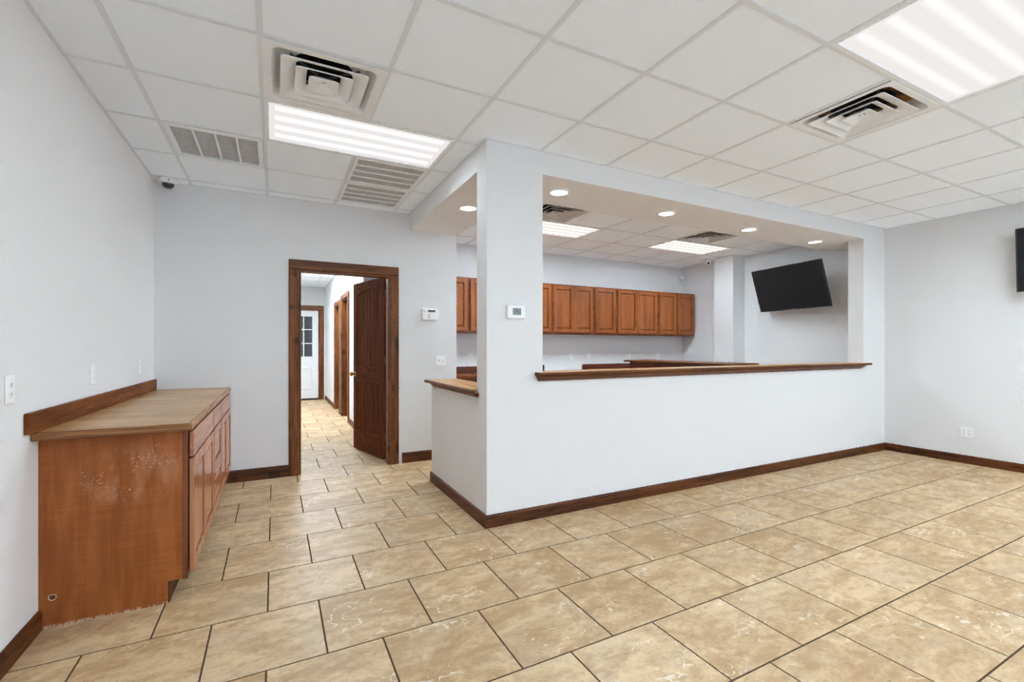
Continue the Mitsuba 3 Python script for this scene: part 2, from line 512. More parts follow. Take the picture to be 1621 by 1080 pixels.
C_LIGHT = {  # room, x0, y0
    'left': take('main', ci(XC, -.062), ci(YC, 3.11), 2), 'big': take('main', ci(XC, 2.368), ci(YC, .70), 2),
    'rec1': take('rec', ci(XR, 2.40), ci(YR, 4.60), 2), 'rec2': take('rec', ci(XR, 4.81), ci(YR, 4.60), 2),
    'back1': take('main', ci(XC, 1.14), ci(YC, .09), 2), 'back2': take('main', ci(XC, 4.835), ci(YC, .70), 2),
    'back3': take('main', ci(XC, 2.97), ci(YC, -1.74), 2), 'back4': take('main', ci(XC, 4.835), ci(YC, -1.74), 2), 'back5': take('main', ci(XC, .54), ci(YC, -1.74), 2),
    'hall1': take('hall', 1, 3), 'hall2': take('hall', 1, 5), 'hall3': take('hall', 1, 7)}
C_VENT = {'left': take('main', ci(XC, -.062), ci(YC, 2.485)), 'right': take('main', ci(XC, 2.97), ci(YC, 1.295)),
          'rec1': take('rec', ci(XR, 2.40), ci(YR, 3.99)), 'rec2': take('rec', ci(XR, 4.81), ci(YR, 3.99))}
C_GRILLE = {'filter': take('main', ci(XC, -.665), ci(YC, 3.73)), 'perf1': take('main', ci(XC, .54), ci(YC, 3.73)), 'perf2': take('main', ci(XC, .54), ci(YC, 4.335))}

for room, (reg, xs, ys) in cregs.items():
    for i in range(len(xs) - 1):
        for j in range(len(ys) - 1):
            if (i, j) in TAKEN[room]:
                continue
            e = .0095
            c = sbox(xs[i] + e, ys[j] + e, xs[i + 1] - e, ys[j + 1] - e).intersection(reg.buffer(-.004, join_style=2))
            for g in getattr(c, 'geoms', [c]):
                if g.is_empty or g.area < .0015 or g.geom_type != 'Polygon':
                    continue
                x0, y0, x1, y1 = g.bounds
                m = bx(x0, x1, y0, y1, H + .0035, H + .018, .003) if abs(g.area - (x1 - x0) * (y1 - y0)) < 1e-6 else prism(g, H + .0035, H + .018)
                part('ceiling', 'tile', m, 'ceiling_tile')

    # grid: long runners along y, cross tees along x, clipped to the room and to two-cell fixtures
    def bar(a, b, horizontal, c):
        hw = .012
        rect = sbox(a, c - hw, b, c + hw) if horizontal else sbox(c - hw, a, c + hw, b)
        g = rect.intersection(reg)
        return [q for q in getattr(g, 'geoms', [g]) if q.geom_type == 'Polygon' and q.area > 1e-4]
    for i in range(1, len(xs) - 1):
        segs, j = [], 0
        while j < len(ys) - 1:
            both = (i - 1, j) in TAKEN[room] and (i, j) in TAKEN[room] and any(abs(r[0] - xs[i - 1]) < 1e-6 and abs(r[1] - xs[i + 1]) < 1e-6 and r[2] <= ys[j] + 1e-6 < r[3] for r in C_LIGHT.values())
            if not both:
                if segs and abs(segs[-1][1] - ys[j]) < 1e-9:
                    segs[-1][1] = ys[j + 1]
                else:
                    segs.append([ys[j], ys[j + 1]])
            j += 1
        for a, b in segs:
            for q in bar(a, b, False, xs[i]):
                x0, y0, x1, y1 = q.bounds
                part('ceiling', 'grid_runner', cat(bx(x0, x1, y0, y1, H - .0005, H + .003), bx((x0 + x1) / 2 - .001, (x0 + x1) / 2 + .001, y0, y1, H + .003, H + .035)), 'grid_metal')
    for j in range(1, len(ys) - 1):
        for q in bar(xs[0], xs[-1], True, ys[j]):
            x0, y0, x1, y1 = q.bounds
            part('ceiling', 'cross_tee', cat(bx(x0, x1, y0, y1, H, H + .003), bx(x0, x1, (y0 + y1) / 2 - .001, (y0 + y1) / 2 + .001, H + .003, H + .03)), 'grid_metal')


def angle(x0, x1, y0, y1):
    part('ceiling', 'wall_angle', bx(x0, x1, y0, y1, H - .001, H + .003), 'grid_metal')


for a in ((LX, LX + .02, FY, BY), (LX + .02, PX, BY - .02, BY), (RX - .02, RX, FY, PY), (PX, RX - .02, PY - .02, PY), (PX - .02, PX, PY - .02, BY - .02),
          (WX, RX, RY - .02, RY), (RX - .02, RX, 5.297, RY - .02), (RX - .02, RX, 3.6, 4.94), (WX, WX + .02, 3.6, RY - .02), (HLX, HRX, HEY - .02, HEY), (HRX - .02, HRX, 6.77, HEY - .02), (HLX, HLX + .02, BY + .12, HEY - .02)):
    angle(*a)

# ------------------------------------------------------------------ lamps
GRP_T = None


dmat('lens_plastic', (.06, .06, .06))


def emit(mesh, rgb):
    return {**mikit.ply(mesh, 'lens_plastic'), 'emitter': {'type': 'area', 'radiance': {'type': 'rgb', 'value': [float(v) for v in rgb]}, 'sampling_weight': float(max(.02, mesh.area / 2 * max(rgb)))}}


def troffer(rect, label, levels, tint, n=48, frame=.026, dz=0.0, group=None):
    """recessed fluorescent fixture: frame, and a prismatic diffuser in strips whose brightness follows the tubes above it"""
    x0, x1, y0, y1 = rect
    k = thing('ceiling_light', label, 'ceiling light', group)
    g = .004
    a0, a1, b0, b1 = x0 + g, x1 - g, y0 + g, y1 - g
    f = frame
    fr = cat(bx(a0, a1, b0, b0 + f, H - .003, H + .02, .002), bx(a0, a1, b1 - f, b1, H - .003, H + .02, .002),
             bx(a0, a0 + f, b0 + f, b1 - f, H - .003, H + .02, .002), bx(a1 - f, a1, b0 + f, b1 - f, H - .003, H + .02, .002))
    part(k, 'frame', fr, 'white_metal')
    part(k, 'housing', cat(bx(a0, a1, b0, b1, H + .10, H + .105), bx(a0, a0 + .003, b0, b1, H + .02, H + .1), bx(a1 - .003, a1, b0, b1, H + .02, H + .1),
                           bx(a0, a1, b0, b0 + .003, H + .02, H + .1), bx(a0, a1, b1 - .003, b1, H + .02, H + .1)), 'white_metal')
    ya, yb, xa, xb = b0 + f, b1 - f, a0 + f, a1 - f
    zl = H + .006
    bins = {}
    nt, w = 4, (yb - ya)
    endm = .035
    for s in range(n):
        u = (s + .5) / n
        d = min(abs(u - (.14 + .24 * t)) for t in range(nt)) * w
        lv = sum(d < q for q in (.013, .021, .032))
        if levels[lv] == levels[0]:
            lv = 0
        tube = min(range(nt), key=lambda t: abs(u - (.14 + .24 * t)))
        bk = (lv, tube, 0 if lv == 3 else int(u > .14 + .24 * tube)) if lv else (0, 0, 0)
        bins.setdefault(bk, []).append(bx(xa + (endm if lv else 0), xb - (endm if lv else 0), ya + w * s / n, ya + w * (s + 1) / n, zl, zl + .004))
        if lv:
            bins.setdefault((0, 0, 0), []).extend([bx(xa, xa + endm, ya + w * s / n, ya + w * (s + 1) / n, zl, zl + .004), bx(xb - endm, xb, ya + w * s / n, ya + w * (s + 1) / n, zl, zl + .004)])
    for bk in sorted(bins):
        lv = bk[0]
        part(k, 'diffuser' if lv == 0 else 'tube_glow', emit(cat(*bins[bk]), [LENS * levels[lv] * t for t in (tint if lv == 0 or levels[lv] < 1.05 else COOL)]))
    return k


COOL = (.845, 1.0, 1.125)
WARM, NEUT = (1.0, .94, .84), (1.0, .97, .955)
troffer(C_LIGHT['left'], 'long lit ceiling light with bright tube stripes beside the two perforated return grilles', (.60, .78, 2.2, 32), NEUT)
troffer(C_LIGHT['big'], 'large lit ceiling light panel at the top right corner of the picture', (.62, .655, .70, .75), NEUT)
troffer(C_LIGHT['rec1'], 'lit ceiling light inside the reception, half hidden behind the pillar', (.63, .8, 3, 125), WARM)
troffer(C_LIGHT['rec2'], 'lit ceiling light inside the reception, in full view left of the tilted television', (.63, .8, 3, 80), WARM)
for q in ('back1', 'back2', 'back3', 'back4', 'back5'):  # unseen ceiling lights, added to brighten the room
    troffer(C_LIGHT[q], {'back1': 'added unseen ceiling light over the open floor in front of the counter pillar', 'back2': 'added unseen ceiling light in front of the television on the right wall', 'back3': 'added unseen ceiling light before the middle windows behind the camera', 'back4': 'added unseen ceiling light in the front right corner by the windows', 'back5': 'added unseen ceiling light in the front left corner by the windows'}[q], (1, 1, 1, 58), NEUT, group='unseen ceiling lights added to brighten the room')

for q in ('hall1', 'hall2', 'hall3'):  # unseen fixtures added to raise the light in the hall
    troffer(C_LIGHT[q], {'hall1': 'added unseen hallway ceiling light nearest the open door', 'hall2': 'added unseen middle ceiling light of the hallway', 'hall3': 'added unseen hallway ceiling light nearest the white end door'}[q], (1, 1, 1, 30 if q == 'hall1' else 320), NEUT, group='unseen ceiling lights added to brighten the hallway')

CANS = [((1.588, 4.033), 'small round recessed downlight over the short side counter, left of the pillar'),
        ((2.097, 3.271), 'round recessed downlight nearest the pillar in the header over the long counter'),
        ((3.345, 3.306), 'second round recessed downlight from the pillar in the header over the long counter'),
        ((4.602, 3.338), 'third round recessed downlight from the pillar in the header over the long counter'),
        ((5.855, 3.352), 'round recessed downlight farthest right in the header, above the television')]
can_trim = lathe([(.070, -.006), (.074, -.010), (.090, -.004), (.090, .0), (.068, .0), (.070, -.006)], 40)
for (x, y), lab in CANS:
    k = thing('downlight', lab, 'downlight')
    m = can_trim.copy()
    m.apply_translation([x, y, ZB])
    part(k, 'trim_ring', m, 'white_metal', smooth=40)
    d = trimesh.creation.cylinder(radius=.069, height=.003, sections=40)
    d.apply_translation([x, y, ZB - .0025])
    part(k, 'lens', emit(d, [CAN * .86, CAN, CAN * 1.1]))


# ------------------------------------------------------------------ air diffusers
def diffuser(rect, label, stained=False, plate_mat='vent_plastic', drop=0.0):
    x0, x1, y0, y1 = rect
    cx, cy = (x0 + x1) / 2, (y0 + y1) / 2
    k = thing('air_vent', label, 'air vent')
    hx = min(x1 - x0, y1 - y0) / 2 - .006

    def at(m):
        m.apply_translation([cx, cy, H])
        return m
    part(k, 'plate', at(loft([(hx, .003, -.004), (hx, .003, .004), (.252, .04, .004), (.252, .04, -.001), (.262, .05, -.004)], closed=True)), plate_mat, smooth=35)
    part(k, 'throat', at(loft([(.252, .04, -.001), (.232, .05, .03), (.215, .06, .075)])), plate_mat, smooth=60)
    ring = Polygon(rsq(.216, .06)).difference(Point(0, 0).buffer(.165, 24))
    part(k, 'duct_collar', at(prism(ring, .074, .08)), 'rusty_stain' if stained else plate_mat, label='brown stained inner collar' if stained else None)
    part(k, 'duct', at(trimesh.creation.annulus(r_min=.163, r_max=.166, height=.24, sections=40, transform=trimesh.transformations.translation_matrix([0, 0, .2]))), 'duct_dark', smooth=40, label='dark round duct above')
    for a, b, r0, r1 in ((.213, .140, .016, .03), (.143, .085, .014, .02)):
        part(k, 'louver', at(loft([(a, r0, -.012), (b, r1, .022), (b + .004, r1, .026), (a - .002, r0, -.004), (a, r0, -.006)], closed=True)), plate_mat, smooth=50)
    part(k, 'centre_cone', at(loft([(.077, .010, -.014), (.016, .008, .006), (.016, .008, .020), (.05, .01, .014), (.076, .010, -.007)], closed=True)), plate_mat, smooth=40)
    part(k, 'tab', at(bx(-.016, .016, -.006, .006, -.004, .012, .003)), plate_mat)
    for q in range(4):
        a = math.pi / 4 + q * math.pi / 2
        m = bx(.03, .24, -.004, .004, .024, .034)
        m.apply_transform(trimesh.transformations.rotation_matrix(a, [0, 0, 1]))
        part(k, 'strut', at(m), 'dark_slot')
    return k


diffuser(C_VENT['left'], 'white square louvered air vent in the ceiling, touching the long striped light')
diffuser(C_VENT['right'], 'white square louvered air vent in the ceiling beside the large light panel at upper right', stained=True)
diffuser(C_VENT['rec1'], 'rust stained square air vent in the reception ceiling, cut off by the pillar', stained=True, plate_mat='vent_steel')
diffuser(C_VENT['rec2'], 'rust stained square air vent in the reception ceiling, left of the tilted television', stained=True, plate_mat='vent_steel')

# return grilles
x0, x1, y0, y1 = [v + s for v, s in zip(C_GRILLE['filter'], (.014, -.014, .014, -.014))]
k = thing('return_grille', 'white return air grille with four grey filter panels, on the far left of the ceiling', 'return grille')
f = .034
part(k, 'frame', cat(bx(x0, x1, y0, y0 + f, H - .006, H + .012, .003), bx(x0, x1, y1 - f, y1, H - .006, H + .012, .003), bx(x0, x0 + f, y0 + f, y1 - f, H - .006, H + .012, .003), bx(x1 - f, x1, y0 + f, y1 - f, H - .006, H + .012, .003)), 'white_metal')
pw = (x1 - x0 - 2 * f) / 4
for i in range(4):
    a, b = x0 + f + pw * i, x0 + f + pw * (i + 1)
    if i:
        part(k, 'mullion', bx(a - .007, a + .007, y0 + f, y1 - f, H - .005, H + .012, .002), 'white_metal')
    n = 18
    ys_ = np.linspace(y0 + f, y1 - f, 2 * n + 1)
    V = [(xx, yy, H + (.008 if q % 2 else .016)) for xx in (a, b) for q, yy in enumerate(ys_)]
    m_ = 2 * n + 1
    Fq = [(q, q + 1, m_ + q + 1, m_ + q) for q in range(2 * n)]
    part(k, 'filter', meshkit.arrays((np.array(V), np.array(Fq)))[:2] and trimesh.Trimesh(*meshkit.arrays((np.array(V), np.array(Fq)))[:2], process=False), 'filter_media', label='grey pleated filter')
for q, lab in (('perf1', 'grey perforated return grille in the ceiling, directly beside the long striped light'), ('perf2', 'grey perforated return grille in the ceiling nearest the back wall')):
    x0, x1, y0, y1 = [v + s for v, s in zip(C_GRILLE[q], (.014, -.014, .014, -.014))]
    k = thing('return_grille', lab, 'return grille')
    f = .026
    part(k, 'frame', cat(bx(x0, x1, y0, y0 + f, H - .006, H + .012, .003), bx(x0, x1, y1 - f, y1, H - .006, H + .012, .003), bx(x0, x0 + f, y0 + f, y1 - f, H - .006, H + .012, .003), bx(x1 - f, x1, y0 + f, y1 - f, H - .006, H + .012, .003)), 'white_metal')
    ph = (y1 - y0 - 2 * f) / 4
    for i in range(4):
        a, b = y0 + f + ph * i, y0 + f + ph * (i + 1)
        if i:
            part(k, 'bar', bx(x0 + f, x1 - f, a - .008, a + .008, H - .003, H + .01, .002), 'white_metal')
        part(k, 'mesh_panel', bx(x0 + f, x1 - f, a, b, H + .006, H + .010), 'perforated_metal', label='grey perforated panel')


# ------------------------------------------------------------------ baseboards and door casings
def baseboard(name, segs, axis, bsdf, h=.088, th=.016):
    """segs: (a0, a1, c, side): run from a0 to a1, wall face at c, side = outward sign"""
    struct(name, 'dark stained wooden baseboard')
    for i, (a0, a1, c, s) in enumerate(segs):
        prof = [(0, -.002), (s * th, -.002), (s * th, h - .012), (s * th * .75, h - .003), (s * th * .35, h), (0, h)]
        if s < 0:
            prof = prof[::-1]
        m = sweep_profile([(c + u, z) for u, z in prof], axis, a0, a1)
        if len(segs) == 1:
            put(name, m, bsdf)
        else:
            part(name, 'board', m, bsdf)


baseboard('baseboard_left', [(FY, 2.84, LX, 1)], 'y', 'trim_wood_y')
baseboard('baseboard_back', [(-.40, .128, BY, -1), (1.235, WX, BY, -1)], 'x', 'trim_wood_x', h=.112)
baseboard('baseboard_counter_front', [(PX - .016, 4.95, PY, -1), (4.952, RX, PY, -1)], 'x', 'trim_wood_x')
baseboard('baseboard_counter_side', [(PY, SY1 + .012, PX, -1)], 'y', 'trim_wood_y')
baseboard('baseboard_right', [(FY, PY - .016, RX, -1)], 'y', 'trim_wood_y')
baseboard('baseboard_hall', [(6.77, 8.15, HRX, -1), (10.30, HEY, HRX, -1)], 'y', 'trim_wood_y')


def casing(name, frame, w, h, cw, depth, th=.02, jamb=True, bz='casing_wood_z', bh='casing_wood_x', label=None):
    """door casing in a wall: local x along the wall from the left inner edge, y up, z out of the wall"""
    struct(name, label)

    def leg(u0, u1, v0, v1):
        return place(bx(u0, u1, v0, v1, 0, th, .006), *frame)
    part(name, 'leg', leg(-cw, 0, -.002, h), bz)
    part(name, 'leg', leg(w, w + cw, -.002, h), bz)
    part(name, 'head', leg(-cw, w + cw, h, h + cw), bh)
    if jamb:
        part(name, 'jamb', place(bx(0, .018, -.002, h - .018, -depth, 0, .002), *frame), bz)
        part(name, 'jamb', place(bx(w - .018, w, -.002, h - .018, -depth, 0, .002), *frame), bz)
        part(name, 'head_jamb', place(bx(0, w, h - .018, h, -depth, 0, .002), *frame), bh)


casing('trim_1', on_back(DX0, BY, 0), DX1 - DX0, DZ, .093, .12, label='brown stained wooden casing around the open doorway')
casing('trim_2', on_back(.03, HEY, 0), .925, 2.165, .105, .12, label='brown casing around the white door at the end of the hallway')
casing('trim_3', on_right(HRX, 9.10, 0), .85, 2.13, .085, .12, bh='trim_wood_y', label='casing of the nearer doorway on the right of the hallway')
casing('trim_4', on_right(HRX, 10.19, 0), .74, 2.09, .085, .12, bh='trim_wood_y', label='casing of the farther doorway on the right of the hallway')

# open door leaf
A, B = np.array([1.083, 5.300]), np.array([.877, 6.150])
d = (B - A) / np.linalg.norm(B - A)
LW, LH, LT = .868, 2.045, .036
leaf_frame = ((A + d * LW)[0], (A + d * LW)[1], .012)
LF = (leaf_frame, (-d[0], -d[1], 0), (0, 0, 1), (-d[1], d[0], 0))     # local x from the free edge to the hinge edge
struct('door_1', 'open dark reddish brown wooden door with an arched plank panel')
s0, s1 = .095, LW - .085
part('door_1', 'stile', place(bx(0, s0, 0, LH, -LT, 0, .002), *LF), 'door_wood')
part('door_1', 'stile', place(bx(s1, LW, 0, LH, -LT, 0, .002), *LF), 'door_wood')
part('door_1', 'rail', place(bx(s0, s1, 0, .228, -LT, -.0005), *LF), 'door_wood_h')
part('door_1', 'rail', place(bx(s0, s1, .835, 1.016, -LT, -.0005), *LF), 'door_wood_h')
arc = [(s0 + (s1 - s0) * t, 1.885 + .065 * (1 - (2 * t - 1) ** 2)) for t in np.linspace(0, 1, 19)]
part('door_1', 'rail', place(prism(Polygon(arc + [(s1, LH), (s0, LH)]), -LT, -.0005), *LF), 'door_wood_h', label='arched top rail')
npl = 7
for (z0, z1) in ((.228, .835), (1.016, None)):
    for i in range(npl):
        a, b = s0 + (s1 - s0) * i / npl, s0 + (s1 - s0) * (i + 1) / npl
        tm = ((i + .5) / npl)
        top = z1 if z1 else 1.90 + .065 * (1 - (2 * tm - 1) ** 2)
        part('door_1', 'plank', place(bx(a + .0012, b - .0012, z0, top, -LT + .006, -.012, .005), *LF), 'door_wood')
for (z0, z1) in ((.228, .835), (1.016, 1.885)):
    for q in (z0, z1) if z1 < 1 else (z0,):
        s = 1 if q == z0 else -1
        part('door_1', 'bead', place(hull([(s0, q, -.001), (s1, q, -.001), (s0, q + s * .014, -.012), (s1, q + s * .014, -.012), (s0, q, -.012), (s1, q, -.012)]), *LF), 'door_wood_h')
    for xx, s in ((s0, 1), (s1, -1)):
        part('door_1', 'bead', place(hull([(xx, z0, -.001), (xx, z1, -.001), (xx + s * .012, z0, -.012), (xx + s * .012, z1, -.012), (xx, z0, -.012), (xx, z1, -.012)]), *LF), 'door_wood')
knob_prof = [(0, 0), (.032, 0), (.033, .006), (.012, .012), (.010, .032), (.020, .040), (.027, .052), (.024, .066), (.012, .072), (0, .073)]
for s in (1, -1):
    m = lathe(knob_prof, 28)
    if s < 0:
        m.apply_transform(np.diag([1, -1, -1, 1]))
    m.apply_translation([.065, .925, 0 if s > 0 else -LT])
    part('door_1', 'knob', place(m, *LF), 'brass', smooth=40, label='round brass knob')
for z in (.20, 1.06, 1.80):
    m = cat(bx(LW, LW + .030, z, z + .10, -.030, -.027), place(trimesh.creation.cylinder(radius=.007, height=.10, sections=12), (LW + .012, z + .05, -.020), (1, 0, 0), (0, 0, 1), (0, -1, 0)), bx(LW - .001, LW + .002, z, z + .1, -.034, -.002))
    part('door_1', 'hinge', place(m, *LF), 'hinge_brass', label='brass butt hinge')

# white end door with nine lights
struct('door_2', 'white panelled door with nine small glass lights at the end of the hallway')
fr2 = on_back(.035, HEY + .03, 0.025)
dw, dh = .915, 2.135
gx0, gx1, gz0, gz1 = .165, .785, 1.00, 2.00
leafp = sbox(0, 0, dw, dh).difference(sbox(gx0, gz0, gx1, gz1))
pan = [(.14, .18, .42, .80), (.50, .18, .78, .80)]
for a, b0_, c, e in pan:
    leafp = leafp.difference(sbox(a, b0_, c, e))
part('door_2', 'leaf', place(prism(leafp, -.042, 0), *fr2), 'door_white')
for a, b0_, c, e in pan:
    part('door_2', 'panel', place(cat(bx(a, c, b0_, e, -.03, -.012), hull([(a + .02, b0_ + .02, -.012), (c - .02, b0_ + .02, -.012), (a + .02, e - .02, -.012), (c - .02, e - .02, -.012), (a + .05, b0_ + .05, -.002), (c - .05, b0_ + .05, -.002), (a + .05, e - .05, -.002), (c - .05, e - .05, -.002)])), *fr2), 'door_white')
part('door_2', 'glazing_frame', place(cat(bx(gx0 - .02, gx0 + .018, gz0 - .02, gz1 + .02, -.01, .012, .004), bx(gx1 - .018, gx1 + .02, gz0 - .02, gz1 + .02, -.01, .012, .004), bx(gx0, gx1, gz0 - .02, gz0 + .018, -.01, .012, .004), bx(gx0, gx1, gz1 - .018, gz1 + .02, -.01, .012, .004)), *fr2), 'door_white')
pw, ph = (gx1 - gx0) / 3, (gz1 - gz0) / 3
for i in (1, 2):
    part('door_2', 'muntin', place(bx(gx0 + pw * i - .013, gx0 + pw * i + .013, gz0, gz1, -.012, .008, .004), *fr2), 'door_white')
    part('door_2', 'muntin', place(bx(gx0, gx1, gz0 + ph * i - .013, gz0 + ph * i + .013, -.012, .008, .004), *fr2), 'door_white')
for i in range(3):
    for j in range(3):
        part('door_2', 'pane', place(bx(gx0 + pw * i, gx0 + pw * (i + 1), gz0 + ph * j, gz0 + ph * (j + 1), -.022, -.018), *fr2), 'pane_glass', label='dark glass pane')
part('door_2', 'sweep', place(bx(.0, dw, -.022, .012, -.03, .006), *fr2), 'black_plastic')

# closed door of the nearer side room
struct('door_3', 'closed brown wooden door recessed in the nearer hallway doorway')
fr3 = on_right(HRX + .07, 9.08, .012)
part('door_3', 'leaf', place(bx(0, .81, 0, 2.09, -.036, 0, .002), *fr3), 'door_wood')
for z0, z1 in ((.24, .84), (1.02, 1.92)):
    part('door_3', 'panel', place(hull([(.10, z0, 0), (.71, z0, 0), (.10, z1, 0), (.71, z1, 0), (.14, z0 + .04, .008), (.67, z0 + .04, .008), (.14, z1 - .04, .008), (.67, z1 - .04, .008)]), *fr3), 'door_wood')


# ------------------------------------------------------------------ counter ledges
def ledge(label, axis, a0, a1, face, back, top, bot, ext0, ext1, name='counter_ledge', board=.026):
    """ledge along an axis: face = outer edge coordinate, back = inner edge; the apron sits under the outer overhang"""
    k = thing(name, label, 'counter ledge')
    s = 1 if back > face else -1
    t0 = top - board
    prof = [(face + s * .010, t0), (face + s * .002, t0 + .006), (face, t0 + .013), (face + s * .003, top - .004), (face + s * .010, top), (back, top), (back, t0)]
    if s < 0:
        prof = prof[::-1]
    tb = sweep_profile(prof, axis, a0 - ext0, a1 + ext1)
    tb = m2t(manifold3d.Manifold(manifold3d.Mesh(np.asarray(tb.vertices, np.float32), np.asarray(tb.faces, np.uint32))) - partition)
    part(k, 'top_board', tb, 'ledge_top_' + axis, label='tan top board with a rounded edge')
    return k, t0, s


k, t0, s = ledge('long brown wooden counter ledge along the wide reception opening', 'x', 1.712, 6.255, 2.926, 3.205, 1.083, 1.018, 0, 0)


def apron(k, axis, c0, c1, wall, face, z0, z1, slant0, slant1):
    """crown moulding under the ledge: thick at the top, thin at the foot, its ends cut on a slant"""
    s = 1 if face > wall else -1
    o = abs(face - wall)
    rows = [(z0, .30), (z0 + .010, .42), (z0 + .026, .62), (z1 - .008, .92), (z1, 1.0)]
    V, Fq = [], []
    for z, q in rows:
        t = (z - z0) / (z1 - z0)
        e0, e1 = c0 + slant0 * (1 - t), c1 - slant1 * (1 - t)
        for c in (e0, e1):
            for u in (wall, wall + s * o * q):
                V.append((c, u, z) if axis == 'x' else (u, c, z))
    part(k, 'apron', hull(V), 'ledge_edge_' + axis, label='darker brown moulded apron')


part(k, 'nosing', sweep_profile([(2.9262, 1.058), (2.922, 1.064), (2.9205, 1.070), (2.923, 1.078), (2.929, 1.0825), (2.934, 1.0828), (2.934, 1.058)], 'x', 1.712, 6.255), 'ledge_edge_x', label='dark rounded front edge')
part(k, 'end_cap', bx(1.708, 1.7118, 2.922, 2.995, 1.058, 1.0825, .0015), 'ledge_edge_y')
apron(k, 'x', 1.715, 6.15, PY, 2.934, 1.018, 1.0575, .022, .03)
k, t0, s = ledge('short brown wooden counter ledge on the side half wall left of the pillar', 'y', PY + .178, 4.375, 1.276, 1.60, .958, .905, 0, 0)
part(k, 'nosing', sweep_profile([(1.2762, .933), (1.272, .939), (1.2705, .945), (1.273, .953), (1.279, .9575), (1.284, .9578), (1.284, .933)], 'y', PY + .140, 4.375), 'ledge_edge_y', label='dark rounded front edge')
apron(k, 'y', PY + .140, 4.215, PX, 1.283, .903, .9325, .012, .02)
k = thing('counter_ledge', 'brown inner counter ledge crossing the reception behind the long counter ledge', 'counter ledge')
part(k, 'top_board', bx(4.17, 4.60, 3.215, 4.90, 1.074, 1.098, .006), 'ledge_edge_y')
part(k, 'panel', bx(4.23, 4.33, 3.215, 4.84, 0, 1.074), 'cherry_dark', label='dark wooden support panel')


# ------------------------------------------------------------------ cabinets
def raised_door(parent, frame, w, h, bz, bh, name='door', sw=.055, th=.022):
    k = part(parent, name, place(cat(bx(0, sw, 0, h, 0, th, .003), bx(w - sw, w, 0, h, 0, th, .003), bx(sw, w - sw, 0, sw, 0, th - .0005, .004), bx(sw, w - sw, h - sw, h, 0, th - .0005, .004)), *frame), bz)
    e, g = sw + .003, .026
    pm = hull([(e, e, .001), (w - e, e, .001), (e, h - e, .001), (w - e, h - e, .001), (e, e, .005), (w - e, e, .005), (e, h - e, .005), (w - e, h - e, .005),
               (e + g, e + g, .017), (w - e - g, e + g, .017), (e + g, h - e - g, .017), (w - e - g, h - e - g, .017)])
    part(k, 'back_board', place(bx(sw - .002, w - sw + .002, sw - .002, h - sw + .002, 0, .002), *frame), 'groove_brown')
    kk = part(k, 'panel', place(pm, *frame), bz)
    return k


# wall cabinets above the reception back counter
UY, UZ0, UZ1 = 5.915, 1.471, 2.218
UPPER = [(1.44, 2.335, [(1.46, 1.88), (1.90, 2.322)], 'brown wall cabinet in the gap left of the pillar, beside the back wall end'),
         (2.343, 3.20, [(2.358, 2.765), (2.78, 3.19)], 'brown wall cabinet mostly hidden behind the pillar'),
         (3.205, 3.662, [(3.225, 3.648)], 'brown wall cabinet half hidden behind the right edge of the pillar'),
         (3.666, 4.430, [(3.684, 4.052), (4.056, 4.410)], 'light brown two door wall cabinet, first full one right of the pillar'),
         (4.434, 4.882, [(4.460, 4.862)], 'narrow single door brown wall cabinet between two double ones'),
         (4.886, 5.786, [(4.912, 5.322), (5.328, 5.752)], 'two door brown wall cabinet just right of the single door one'),
         (5.790, 6.655, [(5.814, 6.200), (6.240, 6.638)], 'two door brown wall cabinet at the far right end of the row')]
for a, b, doors, lab in UPPER[1:] + []:
    k = thing('wall_cabinet', lab, 'cabinet')
    part(k, 'carcass', cat(bx(a, a + .016, UY + .018, RY, UZ0, UZ1), bx(b - .016, b, UY + .018, RY, UZ0, UZ1), bx(a, b, UY + .018, RY, UZ0 + .012, UZ0 + .028), bx(a, b, UY + .018, RY, UZ1 - .016, UZ1), bx(a, b, RY - .01, RY, UZ0, UZ1)), 'oak_z')
    ff = [bx(a, doors[0][0] + .012, UY, UY + .018, UZ0, UZ1), bx(doors[-1][1] - .012, b, UY, UY + .018, UZ0, UZ1), bx(a, b, UY, UY + .018, UZ0, UZ0 + .038), bx(a, b, UY, UY + .018, UZ1 - .038, UZ1)]
    if len(doors) == 2:
        ff.append(bx(doors[0][1] - .012, doors[1][0] + .012, UY, UY + .018, UZ0 + .03, UZ1 - .03))
    part(k, 'face_frame', cat(*ff), 'oak_x')
    for (u, v) in doors:
        raised_door(k, on_back(u, UY - .001, UZ0 + .022), v - u, UZ1 - UZ0 - .044, 'oak_z', 'oak_x')
a, b, doors, lab = UPPER[0]
a, doors = WX + .004, [(1.885, 2.322)]
k = thing('wall_cabinet', lab, 'cabinet')
part(k, 'carcass', cat(bx(a, a + .016, UY + .018, RY, UZ0, UZ1), bx(b - .016, b, UY + .018, RY, UZ0, UZ1), bx(a, b, UY + .018, RY, UZ0 + .012, UZ0 + .028), bx(a, b, UY + .018, RY, UZ1 - .016, UZ1), bx(a, b, RY - .01, RY, UZ0, UZ1)), 'oak_z')
part(k, 'face_frame', cat(bx(a, a + .03, UY, UY + .018, UZ0, UZ1), bx(2.31, b, UY, UY + .018, UZ0, UZ1), bx(a, b, UY, UY + .018, UZ0, UZ0 + .038), bx(a, b, UY, UY + .018, UZ1 - .038, UZ1)), 'oak_x')
raised_door(k, on_back(1.89, UY - .001, UZ0 + .022), .43, UZ1 - UZ0 - .044, 'oak_z', 'oak_x')

